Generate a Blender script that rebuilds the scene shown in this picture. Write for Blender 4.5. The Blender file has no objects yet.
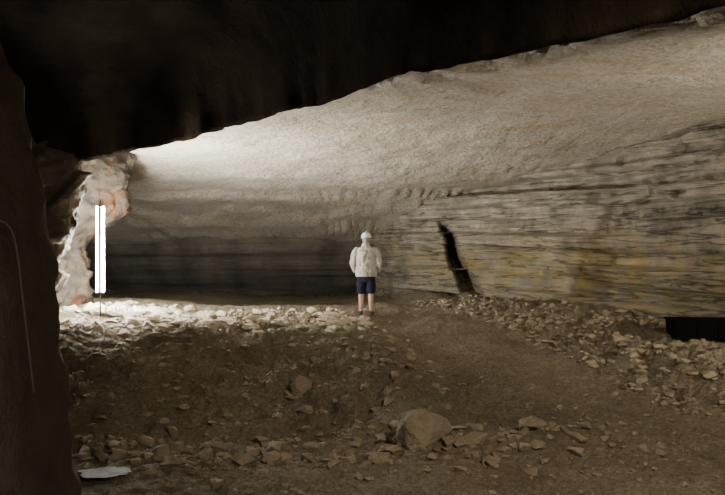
import bpy, bmesh, math, random
import numpy as np
from mathutils import Vector, noise, Matrix
random.seed(7)
C = bpy.context.scene.collection
def sst(a,b,t):
    t=(t-a)/(b-a); t=max(0.0,min(1.0,t)); return t*t*(3-2*t)
def lerp(a,b,t): return a+(b-a)*t
def ip(x,xs,ys): return float(np.interp(x,xs,ys))
def fr(x,y,z,s,o=4,h=0.9): return noise.fractal(Vector((x*s,y*s,z*s)),h,2.0,o)
def facet(x,y,z,s,seed=0):
    # flat-faced blocks: every Voronoi cell gets its own offset and tilt
    d,p=noise.voronoi(Vector((x*s+seed,y*s,z*s)))
    c=p[0]; h=noise.noise(c*3.3+Vector((5,1,2)))
    tx=noise.noise(c*2.1+Vector((9,4,1))); tz=noise.noise(c*2.7+Vector((2,8,3)))
    return h+0.9*(tx*(y*s-c.y)+tz*(z*s-c.z))

# ------------------------------------------------------------- materials
def mat_base(name, rough=0.95):
    m=bpy.data.materials.new(name); m.use_nodes=True
    nt=m.node_tree; b=nt.nodes['Principled BSDF']; b.inputs['Roughness'].default_value=rough
    b.inputs['Specular IOR Level'].default_value=0.12
    return m,nt,b
def N(nt,t,**k):
    n=nt.nodes.new(t)
    for a,v in k.items(): setattr(n,a,v)
    return n
def coords(nt,scale=(1,1,1),rot=(0,0,0)):
    tc=N(nt,'ShaderNodeTexCoord'); mp=N(nt,'ShaderNodeMapping')
    mp.inputs['Scale'].default_value=scale; mp.inputs['Rotation'].default_value=rot
    nt.links.new(tc.outputs['Object'],mp.inputs['Vector']); return mp.outputs['Vector']
def noi(nt,vec,scale,detail=6,rough=0.6,dist=0):
    n=N(nt,'ShaderNodeTexNoise'); n.inputs['Scale'].default_value=scale; n.inputs['Detail'].default_value=detail
    n.inputs['Roughness'].default_value=rough; n.inputs['Distortion'].default_value=dist
    nt.links.new(vec,n.inputs['Vector']); return n.outputs['Fac']
def ramp(nt,fac,stops):
    r=N(nt,'ShaderNodeValToRGB'); e=r.color_ramp.elements
    while len(e)<len(stops): e.new(0.5)
    for el,(p,c) in zip(e,stops):
        el.position=p; el.color=(c[0],c[1],c[2],1) if isinstance(c,(tuple,list)) else (c,c,c,1)
    nt.links.new(fac,r.inputs['Fac']); return r.outputs['Color']
def mix(nt,fac,a,b,mode='MIX'):
    m=N(nt,'ShaderNodeMix',data_type='RGBA',blend_type=mode)
    for s,v in ((m.inputs['Factor'],fac),(m.inputs[6],a),(m.inputs[7],b)):
        if isinstance(v,bpy.types.NodeSocket): nt.links.new(v,s)
        elif isinstance(v,tuple): s.default_value=(*v,1)
        else: s.default_value=v
    return m.outputs[2]
def math_(nt,op,a,b=0.0):
    m=N(nt,'ShaderNodeMath',operation=op)
    for s,v in ((m.inputs[0],a),(m.inputs[1],b)):
        if isinstance(v,bpy.types.NodeSocket): nt.links.new(v,s)
        else: s.default_value=v
    return m.outputs[0]
def bump(nt,b,layers):
    prev=None
    for h,dist,st in layers:
        bn=N(nt,'ShaderNodeBump'); bn.inputs['Distance'].default_value=dist; bn.inputs['Strength'].default_value=st
        nt.links.new(h,bn.inputs['Height'])
        if prev: nt.links.new(prev,bn.inputs['Normal'])
        prev=bn.outputs['Normal']
    nt.links.new(prev,b.inputs['Normal'])

def m_ceiling():
    m,nt,b=mat_base('limestone_ceiling')
    v=coords(nt); vs=coords(nt,(0.35,1.4,1.0),(0,0,0.35))
    base=ramp(nt,noi(nt,v,0.7,8,0.65),[(0.3,(0.48,0.43,0.345)),(0.7,(0.65,0.595,0.505))])
    streak=ramp(nt,noi(nt,vs,1.3,5,0.55,0.6),[(0.54,0.0),(0.70,0.55)])
    c=mix(nt,streak,base,(0.48,0.40,0.26))
    dk=ramp(nt,noi(nt,vs,2.4,6,0.6,1.0),[(0.28,0.5),(0.42,0.0)])
    c=mix(nt,dk,c,(0.28,0.24,0.19))
    vt=coords(nt,(0.4,2.2,1.0),(0,0,0.1))
    och=ramp(nt,noi(nt,vt,0.9,5,0.6,0.5),[(0.57,0.0),(0.68,0.5)])
    c=mix(nt,och,c,(0.53,0.37,0.16))
    red=ramp(nt,noi(nt,vt,1.9,4,0.6,0.8),[(0.68,0.0),(0.73,0.5)])
    c=mix(nt,red,c,(0.42,0.18,0.10))
    sp=ramp(nt,noi(nt,v,12,4,0.75),[(0.35,(0.72,0.70,0.67)),(0.62,(1.08,1.08,1.08))])
    c=mix(nt,1.0,c,sp,'MULTIPLY')
    nt.links.new(c,b.inputs['Base Color'])
    bump(nt,b,[(noi(nt,v,2.5,6,0.6),0.12,0.5),(noi(nt,v,10,5,0.7),0.06,0.9)])
    return m
def m_darkceil():
    m,nt,b=mat_base('limestone_shade_dark'); b.inputs['Specular IOR Level'].default_value=0.0  # same limestone; near-black colour stands for the unlit near ceiling
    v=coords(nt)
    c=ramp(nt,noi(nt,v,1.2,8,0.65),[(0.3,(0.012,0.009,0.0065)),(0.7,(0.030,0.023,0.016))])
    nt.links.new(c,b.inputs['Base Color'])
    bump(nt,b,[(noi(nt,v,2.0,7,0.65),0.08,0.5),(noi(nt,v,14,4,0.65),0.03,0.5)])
    return m
def m_strata(name,pal,stain=True,mul=1.0):
    m,nt,b=mat_base(name)
    v=coords(nt); vh=coords(nt,(0.10,0.10,3.6)); vv=coords(nt,(1.1,1.1,0.16))
    strata=noi(nt,vh,1.5,7,0.65,0.3)
    base=ramp(nt,strata,[(0.30,pal[0]),(0.46,pal[1]),(0.55,pal[2]),(0.70,pal[3])])
    g=ramp(nt,noi(nt,v,1.5,8,0.7),[(0.3,(0.62,0.62,0.62)),(0.7,(1.15,1.15,1.15))])
    c=mix(nt,1.0,base,g,'MULTIPLY')
    tc=N(nt,'ShaderNodeTexCoord'); sx=N(nt,'ShaderNodeSeparateXYZ'); nt.links.new(tc.outputs['Object'],sx.inputs[0])
    if stain:
        vh2=coords(nt,(0.16,0.16,2.6))
        crk=ramp(nt,noi(nt,vh2,2.2,5,0.55,0.5),[(0.475,1.0),(0.497,0.42),(0.51,0.42),(0.53,1.0)])
        zw=math_(nt,'ADD',math_(nt,'DIVIDE',sx.outputs['Z'],5.0),math_(nt,'MULTIPLY',math_(nt,'SUBTRACT',noi(nt,v,0.8,5,0.6),0.5),0.22))
        zband=ramp(nt,zw,[(0.14,0.15),(0.30,0.8),(0.42,1.0),(0.60,0.0)])
        xband=ramp(nt,math_(nt,'DIVIDE',sx.outputs['X'],10.0),[(0.18,0.10),(0.46,1.0)])
        zx=math_(nt,'MULTIPLY',zband,xband)
        runs=ramp(nt,noi(nt,vv,1.4,8,0.7,0.2),[(0.42,0.0),(0.66,1.0)])
        patch=ramp(nt,noi(nt,v,2.2,8,0.75),[(0.36,0.25),(0.62,1.0)])
        f=math_(nt,'MULTIPLY',math_(nt,'MULTIPLY',runs,zx),patch)
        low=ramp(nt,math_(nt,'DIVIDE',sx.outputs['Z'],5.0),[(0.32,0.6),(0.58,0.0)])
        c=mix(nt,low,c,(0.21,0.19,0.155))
        vl=coords(nt,(0.25,0.25,1.5))
        band=ramp(nt,noi(nt,vl,2.0,6,0.65),[(0.42,0.0),(0.64,0.65)])
        c=mix(nt,math_(nt,'MULTIPLY',band,zband),c,(0.31,0.25,0.11))
        c=mix(nt,f,c,(0.42,0.29,0.055))
        c=mix(nt,1.0,c,crk,'MULTIPLY')
        c=mix(nt,0.7,c,g,'MULTIPLY')
    else:
        zt=ramp(nt,math_(nt,'DIVIDE',sx.outputs['Z'],5.0),[(0.22,(1,1,1)),(0.62,(2.9,2.8,2.7))])  # paler towards the top: light fall-off painted into the wall colour
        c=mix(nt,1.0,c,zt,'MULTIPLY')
    nt.links.new(c,b.inputs['Base Color'])
    bump(nt,b,[(strata,0.18,1.0 if stain else 0.5),(noi(nt,v,3,7,0.65),0.12,0.7),(noi(nt,v,16,4,0.6),0.04,0.8)])
    return m
def m_ground():
    m,nt,b=mat_base('quarry_dirt'); b.inputs['Specular IOR Level'].default_value=0.08
    v=coords(nt)
    c=ramp(nt,noi(nt,v,0.8,10,0.7),[(0.3,(0.24,0.19,0.13)),(0.5,(0.33,0.275,0.19)),(0.7,(0.43,0.37,0.265))])
    sp=ramp(nt,noi(nt,v,20,6,0.8),[(0.32,(0.45,0.45,0.45)),(0.65,(1.3,1.3,1.3))])
    c=mix(nt,1.0,c,sp,'MULTIPLY')
    nt.links.new(c,b.inputs['Base Color'])
    bump(nt,b,[(noi(nt,v,5,8,0.75),0.22,1.0),(noi(nt,v,24,5,0.75),0.07,1.0)])
    return m
def m_stone(name,a,bb,sc=5,rust=False):
    m,nt,b=mat_base(name)
    v=coords(nt)
    c=ramp(nt,noi(nt,v,sc,7,0.65),[(0.3,a),(0.7,bb)])
    if rust:
        r=ramp(nt,noi(nt,v,1.7,5,0.6,0.5),[(0.55,0.0),(0.66,0.8)])
        c=mix(nt,r,c,(0.10,0.045,0.018))
    nt.links.new(c,b.inputs['Base Color'])
    bump(nt,b,[(noi(nt,v,9,6,0.65),0.06,1.0)])
    return m
def m_plain(name,col,rough=0.8,var=0.12,sc=30,bs=0.2,bd=0.004):
    m,nt,b=mat_base(name,rough)
    v=coords(nt); f=noi(nt,v,sc,4,0.6)
    lo=tuple(x*(1-var) for x in col); hi=tuple(min(1,x*(1+var)) for x in col)
    nt.links.new(ramp(nt,f,[(0.3,lo),(0.7,hi)]),b.inputs['Base Color'])
    bump(nt,b,[(f,bd,bs)])
    return m
M_CEIL=m_ceiling(); M_DARK=m_darkceil()
pal=[(0.21,0.18,0.135),(0.46,0.41,0.32),(0.32,0.28,0.21),(0.54,0.49,0.395)]
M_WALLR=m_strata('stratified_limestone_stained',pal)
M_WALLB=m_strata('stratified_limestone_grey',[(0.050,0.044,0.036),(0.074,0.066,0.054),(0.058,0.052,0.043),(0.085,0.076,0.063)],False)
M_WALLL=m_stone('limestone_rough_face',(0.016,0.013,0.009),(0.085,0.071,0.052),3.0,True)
M_WALLD=m_stone('limestone_brown_face',(0.12,0.10,0.075),(0.22,0.185,0.145),1.6)  # jamb facing away from the lamp: its dimness is put into the colour
M_PIL=m_stone('pillar_brown_rock',(0.20,0.16,0.125),(0.31,0.255,0.20),2.0)
M_GRD=m_ground()
M_ST=m_stone('rubble_stone',(0.19,0.15,0.105),(0.33,0.275,0.19),2.5)
M_STP=m_stone('pale_rubble_stone',(0.34,0.29,0.215),(0.50,0.44,0.35),3)
M_BLD=m_stone('boulder_stone',(0.19,0.15,0.105),(0.30,0.245,0.175),3)

def mesh_obj(name,verts,faces,mats,smooth=True,parent=None,midx=None):
    me=bpy.data.meshes.new(name); me.from_pydata(verts,[],faces); me.update()
    for m in (mats if isinstance(mats,list) else [mats]): me.materials.append(m)
    if midx is not None: me.polygons.foreach_set('material_index',midx)
    me.polygons.foreach_set('use_smooth',[smooth]*len(me.polygons))
    o=bpy.data.objects.new(name,me); C.objects.link(o)
    if parent: o.parent=parent
    return o
def gridfaces(nu,nv,flip=False):
    f=[]
    for i in range(nu-1):
        for j in range(nv-1):
            a=i*nv+j; q=(a,a+nv,a+nv+1,a+1)
            f.append(q[::-1] if flip else q)
    return f

# ------------------------------------------------------------- ground
BE=([3,8,11,13,16,20,24],[7.5,5.6,4.3,3.7,2.9,1.9,0.8])
def gbase(x,y):
    left=1.02*sst(9.3,12.5,y+0.35*math.sin(x*1.3)+0.3*fr(x,0,50,1.0,3))
    right=0.95*sst(6.5,17.5,y)
    e=0.55+0.35*math.sin(y*0.7)+ (y-12)*0.02
    w=sst(e-0.6,e+0.5,x)
    z=lerp(left,right,w)
    edge=ip(y,*BE)
    bank=sst(edge-0.6,edge+1.0,x)
    z+=bank*(ip(y,[6,9,12,13,15,20],[0.2,0.50,0.50,0.46,0.30,0.12]))
    z+=0.16*sst(-3.2,-5.2,x)*sst(13.5,16,y)
    z-=0.35*sst(18.5,22,y)*sst(2.0,-1,x)
    z-=0.10*math.exp(-((x-(1.15-(y-12)*0.12))/0.55)**2)*sst(7,10,y)*sst(17,14,y)
    z+=0.13*math.exp(-((y-9.3-0.15*math.sin(x*2))/0.45)**2)*sst(0.0,0.8,x)*sst(3.6,2.2,x)
    return z
def gz(x,y):
    b=gbase(x,y)
    sl=sst(8.5,10.5,y)*sst(14.5,12.5,y)
    e=ip(y,*BE)
    bk=sst(e-0.7,e+0.2,x)
    r=0.5+0.9*bk+0.9*sl*sst(1.2,0,x)
    if y>15: r=0.5+0.7*bk
    return b+0.10*r*fr(x,y,0,0.9,3)+0.07*r*fr(x,y,3,3.0,4,0.7)+(0.036+.035*bk)*fr(x,y,7,8,3,.6)
ys=np.concatenate([np.arange(-4,5,0.25),np.arange(5,14,0.04),np.arange(14,20,0.07),np.arange(20,31,0.2)])
xs=np.concatenate([np.arange(-12,-6,0.3),np.arange(-6,7,0.05),np.arange(7,12,0.3)])
V=[(x,y,gz(x,y)) for x in xs for y in ys]
ground=mesh_obj('ground',V,gridfaces(len(xs),len(ys)),M_GRD)

# ------------------------------------------------------------- ceiling
EX=[-14,-4.6,-4.1,-3.3,-2.5,-1.76,-.86,-.22,.2,.62,1.4,1.9,2.35,2.8,3.1,5,9,14]
EY=[13.9,13.9,13.85,13.8,13.2,12.5,11.1,10.3,9.3,8.7,8.2,7.7,7.3,6.7,6.3,4.0,0,-4]
def zlip(x): return ip(x,[-5.2,-4.3,-3.2,-2],[3.86,3.98,4.19,4.33])
def ceil_far(x,y):
    z=ip(y,[-4,9,14,18,22,24.5,27,31],[4.8,4.68,4.6,4.33,3.95,3.62,3.2,2.5])
    for y0,d,k in ((11.6,.05,1),(15.5,.04,2),(19.3,.05,3),(22.3,.12,4),(24.0,.12,5),(25.4,.12,6),(26.6,.12,7)):
        yy=y0+(0.9 if k<5 else 1.6)*fr(x,0,k*5.3,0.35,3)
        z-=d*sst(yy-.05,yy+.05,y)
    for y0,d,k in ((11.6,.05,1),(15.5,.04,2),(19.3,.05,3)): z+=d
    return z+0.08*fr(x,y,11,0.5,3)+0.03*fr(x,y,13,2.6,4,0.7)
V=[];F=[];
xs=np.arange(-12,12.01,0.07)
ts=np.concatenate([-(np.geomspace(0.05,22,110)[::-1]),[0.0],np.geomspace(0.03,24,240)])
exs=np.arange(-14,14.01,0.1); eys=np.interp(exs,EX,EY); ker=np.hanning(13); ker/=ker.sum()
eys=np.convolve(np.pad(eys,6,'edge'),ker,'valid')
for x in xs:
    ye=ip(x,exs,eys); yn=0.22*fr(x,0,2,0.9,4,0.6)+0.08*fr(x,0,9,4,3,0.6)
    zn=0.035*fr(x,0,21,3,3)
    for t in ts:
        y=ye+t+yn*math.exp(-abs(t)*(3.0 if t<0 else 1.2))
        if t<=0:
            s=-t*0.75
            z=zlip(x)+1.9*(1-math.exp(-s/0.9))+0.18*s+0.05*fr(x,y,5,0.5,3,0.8)*min(1,s)
            z+=zn*math.exp(-s*6)
        else:
            zf=ceil_far(x,y)
            k=sst(0,0.22,t)
            z=lerp(zlip(x)+zn,zf,k)
            if x>0.0:
                # spalled plates near the slab edge, some hollowed out
                sl=fr(x*0.8,y*1.5,31,1.1,4,0.6)
                lim=1.1+0.9*fr(x,0,77,1.3,4,0.5)
                z-=0.16*sst(0.12,0.4,t)*sst(lim+.07,lim,t)
                z-=0.08*sst(0.02,0.05,sl)*sst(3.4,2.2,t)*sst(0.3,0.6,t)
                z+=0.22*sst(0.06,0.10,fr(x*0.9,y*2.2,57,0.9,3,0.6))*sst(0.15,0.3,t)*sst(2.6,1.8,t)
        V.append((x,y,z))
nv=len(ts); fc=gridfaces(len(xs),nv,True)
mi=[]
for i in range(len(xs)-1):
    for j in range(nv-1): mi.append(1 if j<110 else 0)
ceil=mesh_obj('ceiling',V,fc,[M_CEIL,M_DARK],True,None,mi)

# ------------------------------------------------------------- walls along plan paths
def resample(pts,step):
    pts=np.array(pts,float); d=np.r_[0,np.cumsum(np.linalg.norm(np.diff(pts,axis=0),axis=1))]
    n=int(d[-1]/step)+1; s=np.linspace(0,d[-1],n)
    out=np.stack([np.interp(s,d,pts[:,k]) for k in range(pts.shape[1])],1)
    ker=np.ones(7)/7
    for _ in range(2):
        pad=np.pad(out,((3,3),(0,0)),'edge'); sm=np.stack([np.convolve(pad[:,k],ker,'valid') for k in range(out.shape[1])],1)
        sm[0]=out[0]; sm[-1]=out[-1]; out=sm
    return out
def ledge(z,x,y,seed,amp,bed=0.26):
    zz=z+0.08*fr(x,y,seed,0.2,2)+0.015*fr(x,y,seed+4,1.5,2)-0.02*y
    k=zz/bed; i=math.floor(k); f=k-i
    a=noise.noise(Vector((i*3.7+seed,x*0.09,y*0.09))); b2=noise.noise(Vector(((i+1)*3.7+seed,x*0.09,y*0.09)))
    return amp*lerp(a,b2,sst(0.85,1.0,f))
P=resample([(11,0),(9.2,5),(8.2,8),(7.25,11),(6.35,13.6),(5.2,17.3),(3.8,20.6),(2.7,22.3),(1.9,23.3),(1.25,24.4),(0.7,25.8),(0.2,27.2),(0,29)],0.06)
T=np.gradient(P,axis=0); T/=np.linalg.norm(T,axis=1)[:,None]
zs=np.arange(-0.6,5.3,0.04); V=[]
for (x,y),(tx,ty) in zip(P,T):
    nx,ny=ty,-tx
    far=sst(23.5,25,y)
    for z in zs:
        o=(ledge(z,x,y,2.0,0.75,0.34)+ledge(z,x,y,7.0,0.24,0.12))*(1-.75*far)+0.13*fr(x,y,z*2,0.35,3)+0.04*fr(x,y,z,3,4,0.7)+0.10*(z-2)*sst(22,16,y)
        o+=-0.35*sst(1.6,0.3,z)*0.5
        if y<17 and z>2.6: o+=0.16*sst(0.12,0.2,fr(x*0.6,y*0.6,z*2.4,1.0,3))
        xx=x+nx*o; yy=y+ny*o
        xg=3.02-(z-.92)*.34+0.03*fr(0,0,z,1.5,2)
        g=math.exp(-((xx-xg)/(0.11+.10*sst(3,1,z)))**4)*sst(3.3,2.6,z)
        yy+=1.4*g; xx+=0.15*g
        V.append((xx,yy,z))
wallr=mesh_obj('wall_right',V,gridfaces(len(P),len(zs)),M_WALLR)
P=[(x,28.3+0.5*math.sin(x*0.4)+0.8*fr(x,0,3,0.3,3)) for x in np.arange(-13,4,0.1)]
zs=np.arange(-0.6,4.2,0.05); V=[]
for x,y in P:
    for z in zs:
        o=ledge(z,x,y,8.0,0.22)-1.1*(z-1.5)*0.6+0.2*fr(x,y,z,0.3,3)+0.04*fr(x,y,z,2,4)
        V.append((x,y+o,z))
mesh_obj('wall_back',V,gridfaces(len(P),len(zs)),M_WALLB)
P=resample([(-9.5,4,0),(-8.5,9,0),(-7.3,12,0.1),(-6.3,13.5,0.3),(-5.42,13.9,0.55),(-5.45,14.3,0.5),(-6.2,15.0,0.3),(-6.3,16.3,0.4),(-5.85,17.0,0.9),(-6.1,17.9,0.8),(-8,20,0.3),(-9.5,23,0),(-10,30,0)],0.045)
zs=np.arange(-0.4,5.6,0.04); V=[]; MI=[]
T=np.gradient(P[:,:2],axis=0); T/=np.linalg.norm(T,axis=1)[:,None]
for (x,y,s),(tx,ty) in zip(P,T):
    nx,ny=-ty,tx
    for z in zs:
        k=lerp(sst(1.0,3.7,z),sst(2.5,3.3,z),sst(15,16.6,y))
        o=0.14*fr(x,y,z,0.9,3,0.8)+0.20*facet(x,y,z,1.6)+0.07*facet(x,y,z,4.5,3)+0.05*fr(x,y,z,6,3,0.5)
        V.append((x+s*k+nx*o,y+ny*o,z))
nz=len(zs)
for i in range(len(P)-1):
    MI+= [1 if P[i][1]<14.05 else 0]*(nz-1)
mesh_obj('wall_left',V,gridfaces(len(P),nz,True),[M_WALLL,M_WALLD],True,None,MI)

V=[];na=90; zs=np.arange(-0.3,6.6,0.06)
for a in range(na):
    th=2*math.pi*a/na
    cx,sy=math.cos(th),math.sin(th)
    ux=math.copysign(abs(cx)**0.35,cx); uy=math.copysign(abs(sy)**0.35,sy)
    for z in zs:
        xc=-3.76-0.10*z-0.16*max(0,z-2.6)**1.3
        x=xc+1.62*ux; y=5.75+0.75*uy
        o=0.08*fr(x,y,z,0.9,4,0.8)+0.025*fr(x,y,z,4,3)
        V.append((x+o*ux,y+o*uy,z))
F=gridfaces(na,len(zs)); nz=len(zs)
F+=[((na-1)*nz+j,j,j+1,(na-1)*nz+j+1) for j in range(nz-1)]
mesh_obj('rock_pillar',V,F,M_PIL)

# ------------------------------------------------------------- stones
def hull(n,flat=0.7,seed=0):
    r=random.Random(seed); bm=bmesh.new()
    for _ in range(n):
        v=Vector((r.gauss(0,1),r.gauss(0,1),r.gauss(0,1))).normalized()*r.uniform(0.8,1.0)
        bm.verts.new((v.x,v.y*0.85,v.z*flat))
    bmesh.ops.convex_hull(bm,input=bm.verts)
    for v in [v for v in bm.verts if not v.link_faces]: bm.verts.remove(v)
    bmesh.ops.bevel(bm,geom=bm.edges[:],offset=0.05,segments=1,affect='EDGES',clamp_overlap=True)
    bmesh.ops.triangulate(bm,faces=bm.faces[:]); bm.verts.index_update()
    vs=np.array([v.co[:] for v in bm.verts]); fs=[[v.index for v in f.verts] for f in bm.faces]
    bm.free(); return vs,fs
TMP=[hull(random.choice([10,12,15]),random.uniform(0.5,0.85),i) for i in range(18)]
VV=[];FF=[];MI=[];off=0
LX,LY=-4.92,15.0
PX,PY=-2.72,8.45
KEEP=[(0.075,16.5,.35),(LX,LY,.06),(PX,PY,.26)]
def scatter(items,mi):
    global off
    for (x,y,s) in items:
        if any((x-a)**2+(y-b_)**2<(r+s)**2 for a,b_,r in KEEP): continue
        if 4.6<x<6.6 and 11.6<y<13.0: continue
        vs,fs=random.choice(TMP)
        R=Matrix.Rotation(random.uniform(0,6.28),3,'Z')@Matrix.Rotation(random.uniform(-.4,.4),3,'X')
        sc=np.array([s*random.uniform(.8,1.3),s*random.uniform(.7,1.1),s*random.uniform(.7,1.0)])
        w=(vs*sc)@np.array(R).T+np.array([x,y,gz(x,y)+s*0.08])
        VV.append(w); FF.extend([[i+off for i in f] for f in fs]); MI.extend([mi]*len(fs)); off+=len(w)
def rs(lo,hi,p=2.5): return lo+(hi-lo)*random.random()**p
it=[]
U=random.uniform
for _ in range(620):
    y=U(12.7,17.5); x=U(-5.4,0.1)
    it.append((x,y,rs(.015,.17,2.2)))
for _ in range(240):
    it.append((random.gauss(-4.3,.8),random.gauss(15.3,.7),rs(.03,.25,2)))
for _ in range(140):
    it.append((random.gauss(-1.0,.6),random.gauss(14.3,.7),rs(.03,.22,1.8)))
scatter(it,1)
it=[]
for _ in range(3900):
    y=U(8.5,21); e=ip(y,*BE); x=e-0.4+abs(random.gauss(0,1.1))
    it.append((x,y,rs(.008,.12,4)))
for _ in range(1100):
    it.append((U(-4,1.2),U(8.6,13.2),rs(.01,.12,3)))
for _ in range(1500):
    it.append((U(-4,6),U(6.2,12),rs(.006,.07,2.8)))
for _ in range(140):
    it.append((random.gauss(-2.2,.8),random.gauss(9.25,.4),rs(.03,.17,2)))
for _ in range(190):
    it.append((random.gauss(1.5,.9),random.gauss(9.25,.4),rs(.02,.14,2)))
scatter(it,0)
mesh_obj('rubble',[tuple(v) for v in np.concatenate(VV)],FF,[M_ST,M_STP],False,None,MI)
def boulder(name,x,y,sx,sy,sz,seed,rz=0,ry=0,sink=0.25,n=14,mat=M_BLD):
    vs,fs=hull(n,1.0,seed)
    me=bpy.data.meshes.new(name); me.from_pydata([tuple(v) for v in vs*np.array([sx,sy,sz])],[],fs)
    me.materials.append(mat)
    bm=bmesh.new(); bm.from_mesh(me)
    bmesh.ops.subdivide_edges(bm,edges=bm.edges[:],cuts=2,use_grid_fill=True)
    for v in bm.verts:
        v.co+=v.normal*0.05*min(sx,sz)*fr(v.co.x+seed,v.co.y,v.co.z,6,3)
    bm.to_mesh(me); bm.free()
    o=bpy.data.objects.new(name,me); C.objects.link(o)
    o.location=(x,y,gz(x,y)+sz*(1-sink*2)*0.6); o.rotation_euler=(0,ry,rz); return o
boulder('boulder',0.70,9.2,.42,.30,.32,101,0.3,0.15,.3)
boulder('boulder',1.28,9.2,.26,.18,.12,102,0.8)
boulder('boulder',2.02,9.45,.28,.18,.17,103,0.5,0.3)
boulder('boulder',-0.85,11.0,.19,.14,.22,104,0.2,0.2)
boulder('boulder',-1.75,9.0,.13,.12,.10,106,1.2)
boulder('boulder',-2.3,9.2,.20,.16,.12,107,1.0)
boulder('boulder',-2.95,9.1,.16,.16,.12,108,2.0)
boulder('boulder',-1.35,9.0,.18,.14,.11,109,0.4)
boulder('boulder',1.95,8.9,.12,.10,.07,110,0.4)
boulder('boulder',2.6,7.6,.12,.09,.07,111,0.4)
boulder('stone_slab',0.18,9.0,.24,.14,.06,112,0.05)
boulder('stone_slab',-0.5,14.1,.28,.2,.09,113,0.3,0,mat=M_STP)
n=48
V=[]
for i in range(n):
    a=2*math.pi*i/n; r=1+0.3*fr(math.cos(a),math.sin(a),4,1.6,3)
    V.append((PX+.28*r*math.cos(a),PY+.20*r*math.sin(a)))
lev=max(gz(a*.75+PX*.25,b_*.75+PY*.25) for a,b_ in V)+0.004
V=[(PX,PY,lev)]+[(a,b_,lev) for a,b_ in V]
pm=m_plain('puddle_water',(0.15,0.145,0.13),0.6,0.5,7,0.1,0.005); pm.node_tree.nodes['Principled BSDF'].inputs['Specular IOR Level'].default_value=0.01
mesh_obj('puddle',V,[(0,1+i,1+(i+1)%n) for i in range(n)],pm,False)

# ------------------------------------------------------------- tube helper
def tube(pts,rad,seg=16,cap=True):
    V=[];F=[];n=len(pts); pts=[Vector(p) for p in pts]
    for i,p in enumerate(pts):
        t=(pts[min(i+1,n-1)]-pts[max(i-1,0)]).normalized()
        ref=Vector((0,1,0)) if abs(t.y)<0.9 else Vector((0,0,1))
        u=ref.cross(t).normalized(); w=t.cross(u).normalized()
        a,b=rad[i] if isinstance(rad[i],tuple) else (rad[i],rad[i])
        for k in range(seg):
            th=2*math.pi*k/seg; V.append(tuple(p+u*a*math.cos(th)+w*b*math.sin(th)))
    for i in range(n-1):
        for k in range(seg):
            F.append((i*seg+k,i*seg+(k+1)%seg,(i+1)*seg+(k+1)%seg,(i+1)*seg+k))
    if cap:
        F.append(tuple(range(seg))[::-1]); F.append(tuple((n-1)*seg+k for k in range(seg)))
    return V,F
def join(parts):
    V=[];F=[]
    for v,f in parts:
        o=len(V); V+=list(v); F+=[tuple(i+o for i in q) for q in f]
    return V,F
def smoothpath(pts,rads,k=4):
    P=[Vector(p) for p in pts]; R=[r if isinstance(r,tuple) else (r,r) for r in rads]; op=[];orr=[]
    for i in range(len(P)-1):
        p0=P[max(i-1,0)];p1=P[i];p2=P[i+1];p3=P[min(i+2,len(P)-1)]
        for j in range(k):
            t=j/k
            op.append(0.5*((2*p1)+(p2-p0)*t+(2*p0-5*p1+4*p2-p3)*t*t+(3*p1-p0-3*p2+p3)*t**3))
            tt=t*t*(3-2*t); orr.append((lerp(R[i][0],R[i+1][0],tt),lerp(R[i][1],R[i+1][1],tt)))
    op.append(P[-1]);orr.append(R[-1]); return op,orr
def st(pts,rads,k=4,seg=16): return tube(*smoothpath(pts,rads,k),seg=seg)
def remeshed(name,parts,mat,vox,parent,sm=4,disp=0.0):
    V,F=join(parts); o=mesh_obj(name,V,F,mat)
    r=o.modifiers.new('r','REMESH'); r.mode='VOXEL'; r.voxel_size=vox
    s=o.modifiers.new('s','SMOOTH'); s.iterations=sm; s.factor=0.5
    dg=bpy.context.evaluated_depsgraph_get(); me=bpy.data.meshes.new_from_object(o.evaluated_get(dg))
    o.modifiers.clear(); o.data=me
    if disp:
        for v in me.vertices:
            v.co+=v.normal*disp*fr(v.co.x,v.co.y,v.co.z*0.7,9,3)
    me.polygons.foreach_set('use_smooth',[True]*len(me.polygons)); 
    if not me.materials: me.materials.append(mat)
    o.parent=parent; return o
def ell(c,r,seg=20,rings=12):
    V=[];F=[]
    for i in range(rings+1):
        a=math.pi*(i/rings); a=min(max(a,0.08),math.pi-0.08)
        z=c[2]-r[2]*math.cos(a); s=math.sin(a)
        for k in range(seg):
            th=2*math.pi*k/seg; V.append((c[0]+r[0]*s*math.cos(th),c[1]+r[1]*s*math.sin(th),z))
    for i in range(rings):
        for k in range(seg): F.append((i*seg+k,i*seg+(k+1)%seg,(i+1)*seg+(k+1)%seg,(i+1)*seg+k))
    F.append(tuple(range(seg))[::-1]); F.append(tuple(rings*seg+k for k in range(seg)))
    return V,F

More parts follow.
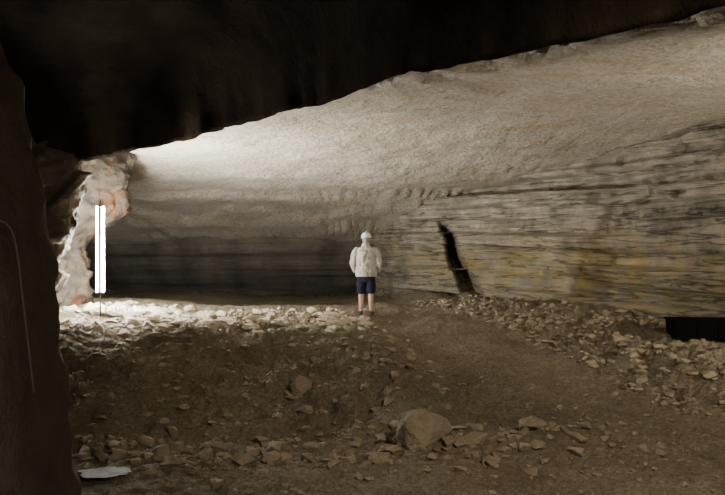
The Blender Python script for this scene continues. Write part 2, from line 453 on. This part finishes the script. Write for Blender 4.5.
# ------------------------------------------------------------- man (faces +Y, away from the camera)
man=bpy.data.objects.new('man',None); C.objects.link(man)
SK=m_plain('skin',(0.42,0.26,0.19),0.6,0.08)
JK=m_plain('jacket_fabric',(0.36,0.34,0.30),0.9,0.08,25,0.4,0.008)
SH=m_plain('navy_shorts_fabric',(0.012,0.014,0.027),0.9,0.2)
HT=m_plain('hard_hat_plastic',(0.60,0.64,0.68),0.4,0.03)
HR=m_plain('grey_hair',(0.25,0.22,0.19),0.9,0.3,80)
BT=m_plain('shoe_leather',(0.06,0.045,0.035),0.7,0.3)
body=[]
fy={-1:0.03,1:-0.04}
for s in(-1,1):
    f=fy[s]
    body.append(st([(s*.095,0,.90),(s*.105,0.0,.70),(s*.108,f*.5,.50),(s*.108,f-.012,.36),(s*.11,f-.015,.27),(s*.112,f,.10),(s*.112,f,.05)],
        [.092,.085,.060,.058,.050,.036,.040]))
    body.append(st([(s*.112,f-.05,.045),(s*.118,f+.05,.045),(s*.13,f+.16,.03)],[(.035,.035),(.042,.04),(.04,.022)]))
    body.append(st([(s*.19,0,1.41),(s*.255,-.01,1.24),(s*.295,-.03,1.10),(s*.235,.09,1.01),(s*.17,.20,.96)],[.055,.048,.040,.034,.026]))
    body.append(st([(s*.175,.19,.965),(s*.14,.225,.945),(s*.10,.245,.93)],[(.026,.016),(.036,.016),(.038,.014)]))
    for i,L in enumerate((.068,.078,.072,.056)):
        dz=.028-.019*i
        body.append(st([(s*.105,.243,.93+dz),(s*(.105-L*.5),.255,.925+dz),(s*(.105-L*.9),.243,.918+dz)],[.0095,.009,.007],3,8))
    body.append(st([(s*.15,.215,.965),(s*.125,.225,.99),(s*.095,.24,1.0)],[.012,.011,.009],3,8))
body.append(st([(0,0,.84),(0,0,.98),(0,.0,1.15),(0,-.005,1.34),(0,-.01,1.45),(0,-.005,1.51),(0,.01,1.56)],[(.155,.105),(.15,.10),(.16,.105),(.18,.11),(.11,.08),(.058,.06),(.056,.06)]))
HC=(0,.02,1.635)
body.append(ell(HC,(.076,.095,.112)))
body.append(ell((0,.055,1.585),(.052,.055,.055)))
body.append(st([(0,.108,1.655),(0,.125,1.625),(0,.112,1.61)],[.010,.016,.010],3,8))
for s in(-1,1):
    body.append(ell((s*.078,.01,1.625),(.010,.020,.032),10,6))
    body.append(ell((s*.03,.105,1.665),(.022,.01,.006),8,6))
body.append(ell((0,.108,1.578),(.026,.010,.005),8,6)); body.append(ell((0,.106,1.568),(.022,.010,.005),8,6))
remeshed('body',body,SK,0.008,man,2)
EW=m_plain('eye_white',(.6,.6,.58),.3,.02); EI=m_plain('iris_dark',(.03,.02,.02),.3,.02)
for s in(-1,1):
    mesh_obj('eye',*ell((s*.031,.101,1.645),(.013,.010,.009),10,8),EW,True,man)
    mesh_obj('iris',*ell((s*.031,.109,1.645),(.006,.004,.006),10,8),EI,True,man)
remeshed('hair',[ell((0,.005,1.645),(.083,.094,.092))],HR,0.008,man,1,0.006)
jk=[st([(0,0,.85),(0,0,.90),(0,0,1.05),(0,-.005,1.22),(0,-.01,1.36),(0,-.01,1.43),(0,-.005,1.475),(0,0,1.515)],
   [(.225,.150),(.235,.155),(.222,.150),(.225,.15),(.228,.14),(.185,.12),(.105,.09),(.075,.075)],4,28)]
for s in(-1,1):
    jk.append(st([(s*.165,-.005,1.405),(s*.225,-.01,1.36),(s*.262,-.02,1.22),(s*.280,-.03,1.09),(s*.25,.07,.99),(s*.185,.18,.95)],[.07,.080,.070,.062,.056,.05],4,18))
jk.append(st([(0,0,1.48),(0,.0,1.545)],[(.080,.082),(.076,.080)],2,20))
jacket=remeshed('jacket',jk,JK,0.010,man,4,0.03)
mesh_obj('jacket_hem',*tube([(0,0,.835),(0,0,.865)],[(.222,.148),(.232,.154)],32),JK,True,man)
shp=[st([(0,0,.89),(0,0,.80),(0,0,.72)],[(.19,.135),(.195,.135),(.16,.12)],4,24)]
for s in(-1,1):
    f=fy[s]
    shp.append(st([(s*.095,0,.82),(s*.105,f*.2,.65),(s*.112,f*.5,.47)],[(.10,.115),(.098,.105),(.092,.10)],4,20))
remeshed('shorts',shp,SH,0.010,man,3,0.012)
prof=[(0.128,1.668),(0.128,1.674),(0.108,1.682),(0.106,1.70),(0.096,1.735),(0.072,1.765),(0.04,1.78),(0.0,1.785)]
V=[];F=[];sg=32
for r,z in prof:
    for k in range(sg):
        th=2*math.pi*k/sg; ex=1.0+(0.35*max(0,math.sin(th))**3 if r>.12 else 0)
        V.append((r*math.cos(th)*0.96,0.012+r*math.sin(th)*1.12*ex,z))
for i in range(len(prof)-1):
    for k in range(sg): F.append((i*sg+k,i*sg+(k+1)%sg,(i+1)*sg+(k+1)%sg,(i+1)*sg+k))
hat=mesh_obj('hard_hat',V,F,HT,True,man)
mesh_obj('hard_hat_ridge',*st([(0,-.09,1.735),(0,-.045,1.785),(0,.012,1.798),(0,.07,1.785),(0,.115,1.735)],[.012]*5,3,8),HT,True,man)
for s in(-1,1):
    f=fy[s]
    remeshed('shoe',[st([(s*.112,f-.075,.05),(s*.114,f-.01,.055),(s*.122,f+.08,.045),(s*.132,f+.18,.03)],[(.038,.045),(.046,.052),(.05,.043),(.042,.026)],4,16),
        tube([(s*.112,f,.05),(s*.112,f,.10)],[.048,.05],16)],BT,0.008,man,2)
mx,my=0.075,16.5
man.location=(mx,my,gz(mx,my)-0.02); man.rotation_euler=(0,0,-0.12); man.scale=(.96,.96,.965)

# ------------------------------------------------------------- fluorescent work light
lamp=bpy.data.objects.new('fluorescent_lamp',None); C.objects.link(lamp)
lx,ly=LX,LY; lg=gz(lx,ly)
em=bpy.data.materials.new('fluorescent_tube_glow'); em.use_nodes=True
nt=em.node_tree; nt.nodes.clear(); e=N(nt,'ShaderNodeEmission'); o_=N(nt,'ShaderNodeOutputMaterial')
e.inputs['Color'].default_value=(0.98,0.95,0.92,1); e.inputs['Strength'].default_value=1500
nt.links.new(e.outputs[0],o_.inputs[0])
MT=m_plain('lamp_enamel',(0.10,0.10,0.11),0.6,0.05)
RD=m_plain('red_connector',(0.22,0.04,0.025),0.5,0.1)
def box(name,c,s,mat,parent=None,bev=0.01):
    bm=bmesh.new(); bmesh.ops.create_cube(bm,size=1)
    for v in bm.verts: v.co=Vector((v.co.x*s[0]+c[0],v.co.y*s[1]+c[1],v.co.z*s[2]+c[2]))
    bmesh.ops.bevel(bm,geom=bm.edges[:],offset=bev,segments=2,affect='EDGES')
    me=bpy.data.meshes.new(name); bm.to_mesh(me); bm.free(); me.materials.append(mat)
    o=bpy.data.objects.new(name,me); C.objects.link(o); o.parent=parent; return o
z0,z1=1.55,3.19
for k,dx in enumerate((-.058,.058)):
    mesh_obj('glass_tube',*tube([(dx,0,z0+.02),(dx,0,z1-.02)],[.020,.020],12),em,True,lamp)
box('spine',(0,0,(z0+z1)/2),(.045,.05,z1-z0-.04),MT,lamp,.006)
box('end_cap_top',(0,0,z1),(.16,.07,.03),MT,lamp); box('end_cap_bottom',(0,0,z0),(.16,.07,.03),MT,lamp)
mesh_obj('stand_pole',*tube([(0,0.01,lg-.02),(0,0.01,z0)],[.013,.013],12),m_plain('weathered_steel',(.2,.18,.15),.8,.1),True,lamp)
box('red_plug',(-.0,.0,z1+.06),(.035,.035,.08),RD,lamp,.012)
mesh_obj('power_cable',*st([(0,.0,z1+.1),(-.03,.06,z1+.3),(-.10,.2,z1+.7),(-.25,.5,z1+1.1)],[.004]*4,5,8),RD,True,lamp)
lamp.location=(lx,ly,0)

cu=mesh_obj('hanging_cable',*st([(-3.1,4.86,2.62),(-2.7,4.84,2.60),(-2.35,4.86,2.54),(-2.2,4.88,2.56),(-2.14,4.92,2.45),(-2.1,4.94,2.1),(-2.03,4.94,1.5)],[.007]*7,6,8),m_plain('grey_cable',(0.25,0.23,0.21),.5,.1),True)

# black plastic trough at the right wall foot
tr=bpy.data.objects.new('black_trough',None); C.objects.link(tr)
def rr(w,d,z,n=6,r=.08):
    o=[]
    for cx,cy,a0 in ((w-r,d-r,0),(-w+r,d-r,90),(-w+r,-d+r,180),(w-r,-d+r,270)):
        for i in range(n): 
            a=math.radians(a0+90*i/(n-1)); o.append((cx+r*math.cos(a),cy+r*math.sin(a),z))
    return o
rings=[rr(.64,.28,0),rr(.66,.30,.28),rr(.68,.32,.285),rr(.68,.32,.31),rr(.61,.25,.31),rr(.57,.21,.05)]
V=sum(rings,[]);n=24;F=[]
for i in range(len(rings)-1):
    for k in range(n): F.append((i*n+k,i*n+(k+1)%n,(i+1)*n+(k+1)%n,(i+1)*n+k))
F.append(tuple(range(n))[::-1]); F.append(tuple(5*n+k for k in range(n)))
BP=m_plain('black_plastic',(0.003,0.003,0.003),.9,.1); BP.node_tree.nodes['Principled BSDF'].inputs['Specular IOR Level'].default_value=0.02
mesh_obj('tub',V,F,BP,False,tr)
for dx in(-.3,0,.3): box('rib',(dx,-.30,.14),(.04,.02,.25),BP,tr,.006)
tr.location=(5.40,12.3,gz(5.40,12.3)-.03); tr.rotation_euler=(0,0,-0.12)

# ------------------------------------------------------------- lights
def light(name,type_,loc,target,energy,col,**k):
    l=bpy.data.lights.new(name,type_); l.energy=energy; l.color=col
    for a,v in k.items(): setattr(l,a,v)
    o=bpy.data.objects.new(name,l); C.objects.link(o); o.location=loc
    o.rotation_euler=(Vector(target)-Vector(loc)).to_track_quat('-Z','Y').to_euler(); return o
light('fill_right','SPOT',(7.6,6.0,2.3),(3.0,17,4.6),2100,(1,.91,.75),spot_size=math.radians(80),spot_blend=.9,shadow_soft_size=.25)  # unseen fill, added to brighten the right wall and ceiling
light('fill_uplight_left','SPOT',(-4.55,15.7,1.9),(-1.6,17.2,4.4),2100,(1,.95,.87),spot_size=math.radians(125),spot_blend=1.0,shadow_soft_size=.06)  # hidden uplight added beside the tubes for a brighter ceiling pool
light('fill_overhead','SPOT',(3.2,2.5,4.8),(1.8,11,0),1600,(1,.87,.68),spot_size=math.radians(80),spot_blend=1.0,shadow_soft_size=.12)  # unseen spot above the frame, put in to light the foreground floor
light('fill_behind_camera','SPOT',(-0.5,-2.0,3.2),(-3.0,5,1.2),260,(1,.84,.68),spot_size=math.radians(50),spot_blend=1.0,shadow_soft_size=.3)  # weak fill added behind the camera to lift the pillar face
w=bpy.data.worlds.new('World'); bpy.context.scene.world=w; w.use_nodes=True
w.node_tree.nodes['Background'].inputs[0].default_value=(1,.85,.7,1); w.node_tree.nodes['Background'].inputs[1].default_value=0.07

cam=bpy.data.cameras.new('camera'); cam.lens=39.7; cam.sensor_width=36; cam.clip_end=200
co=bpy.data.objects.new('camera',cam); C.objects.link(co); co.location=(0,0,2.4); co.rotation_euler=(math.radians(90),0,0)
bpy.context.scene.camera=co
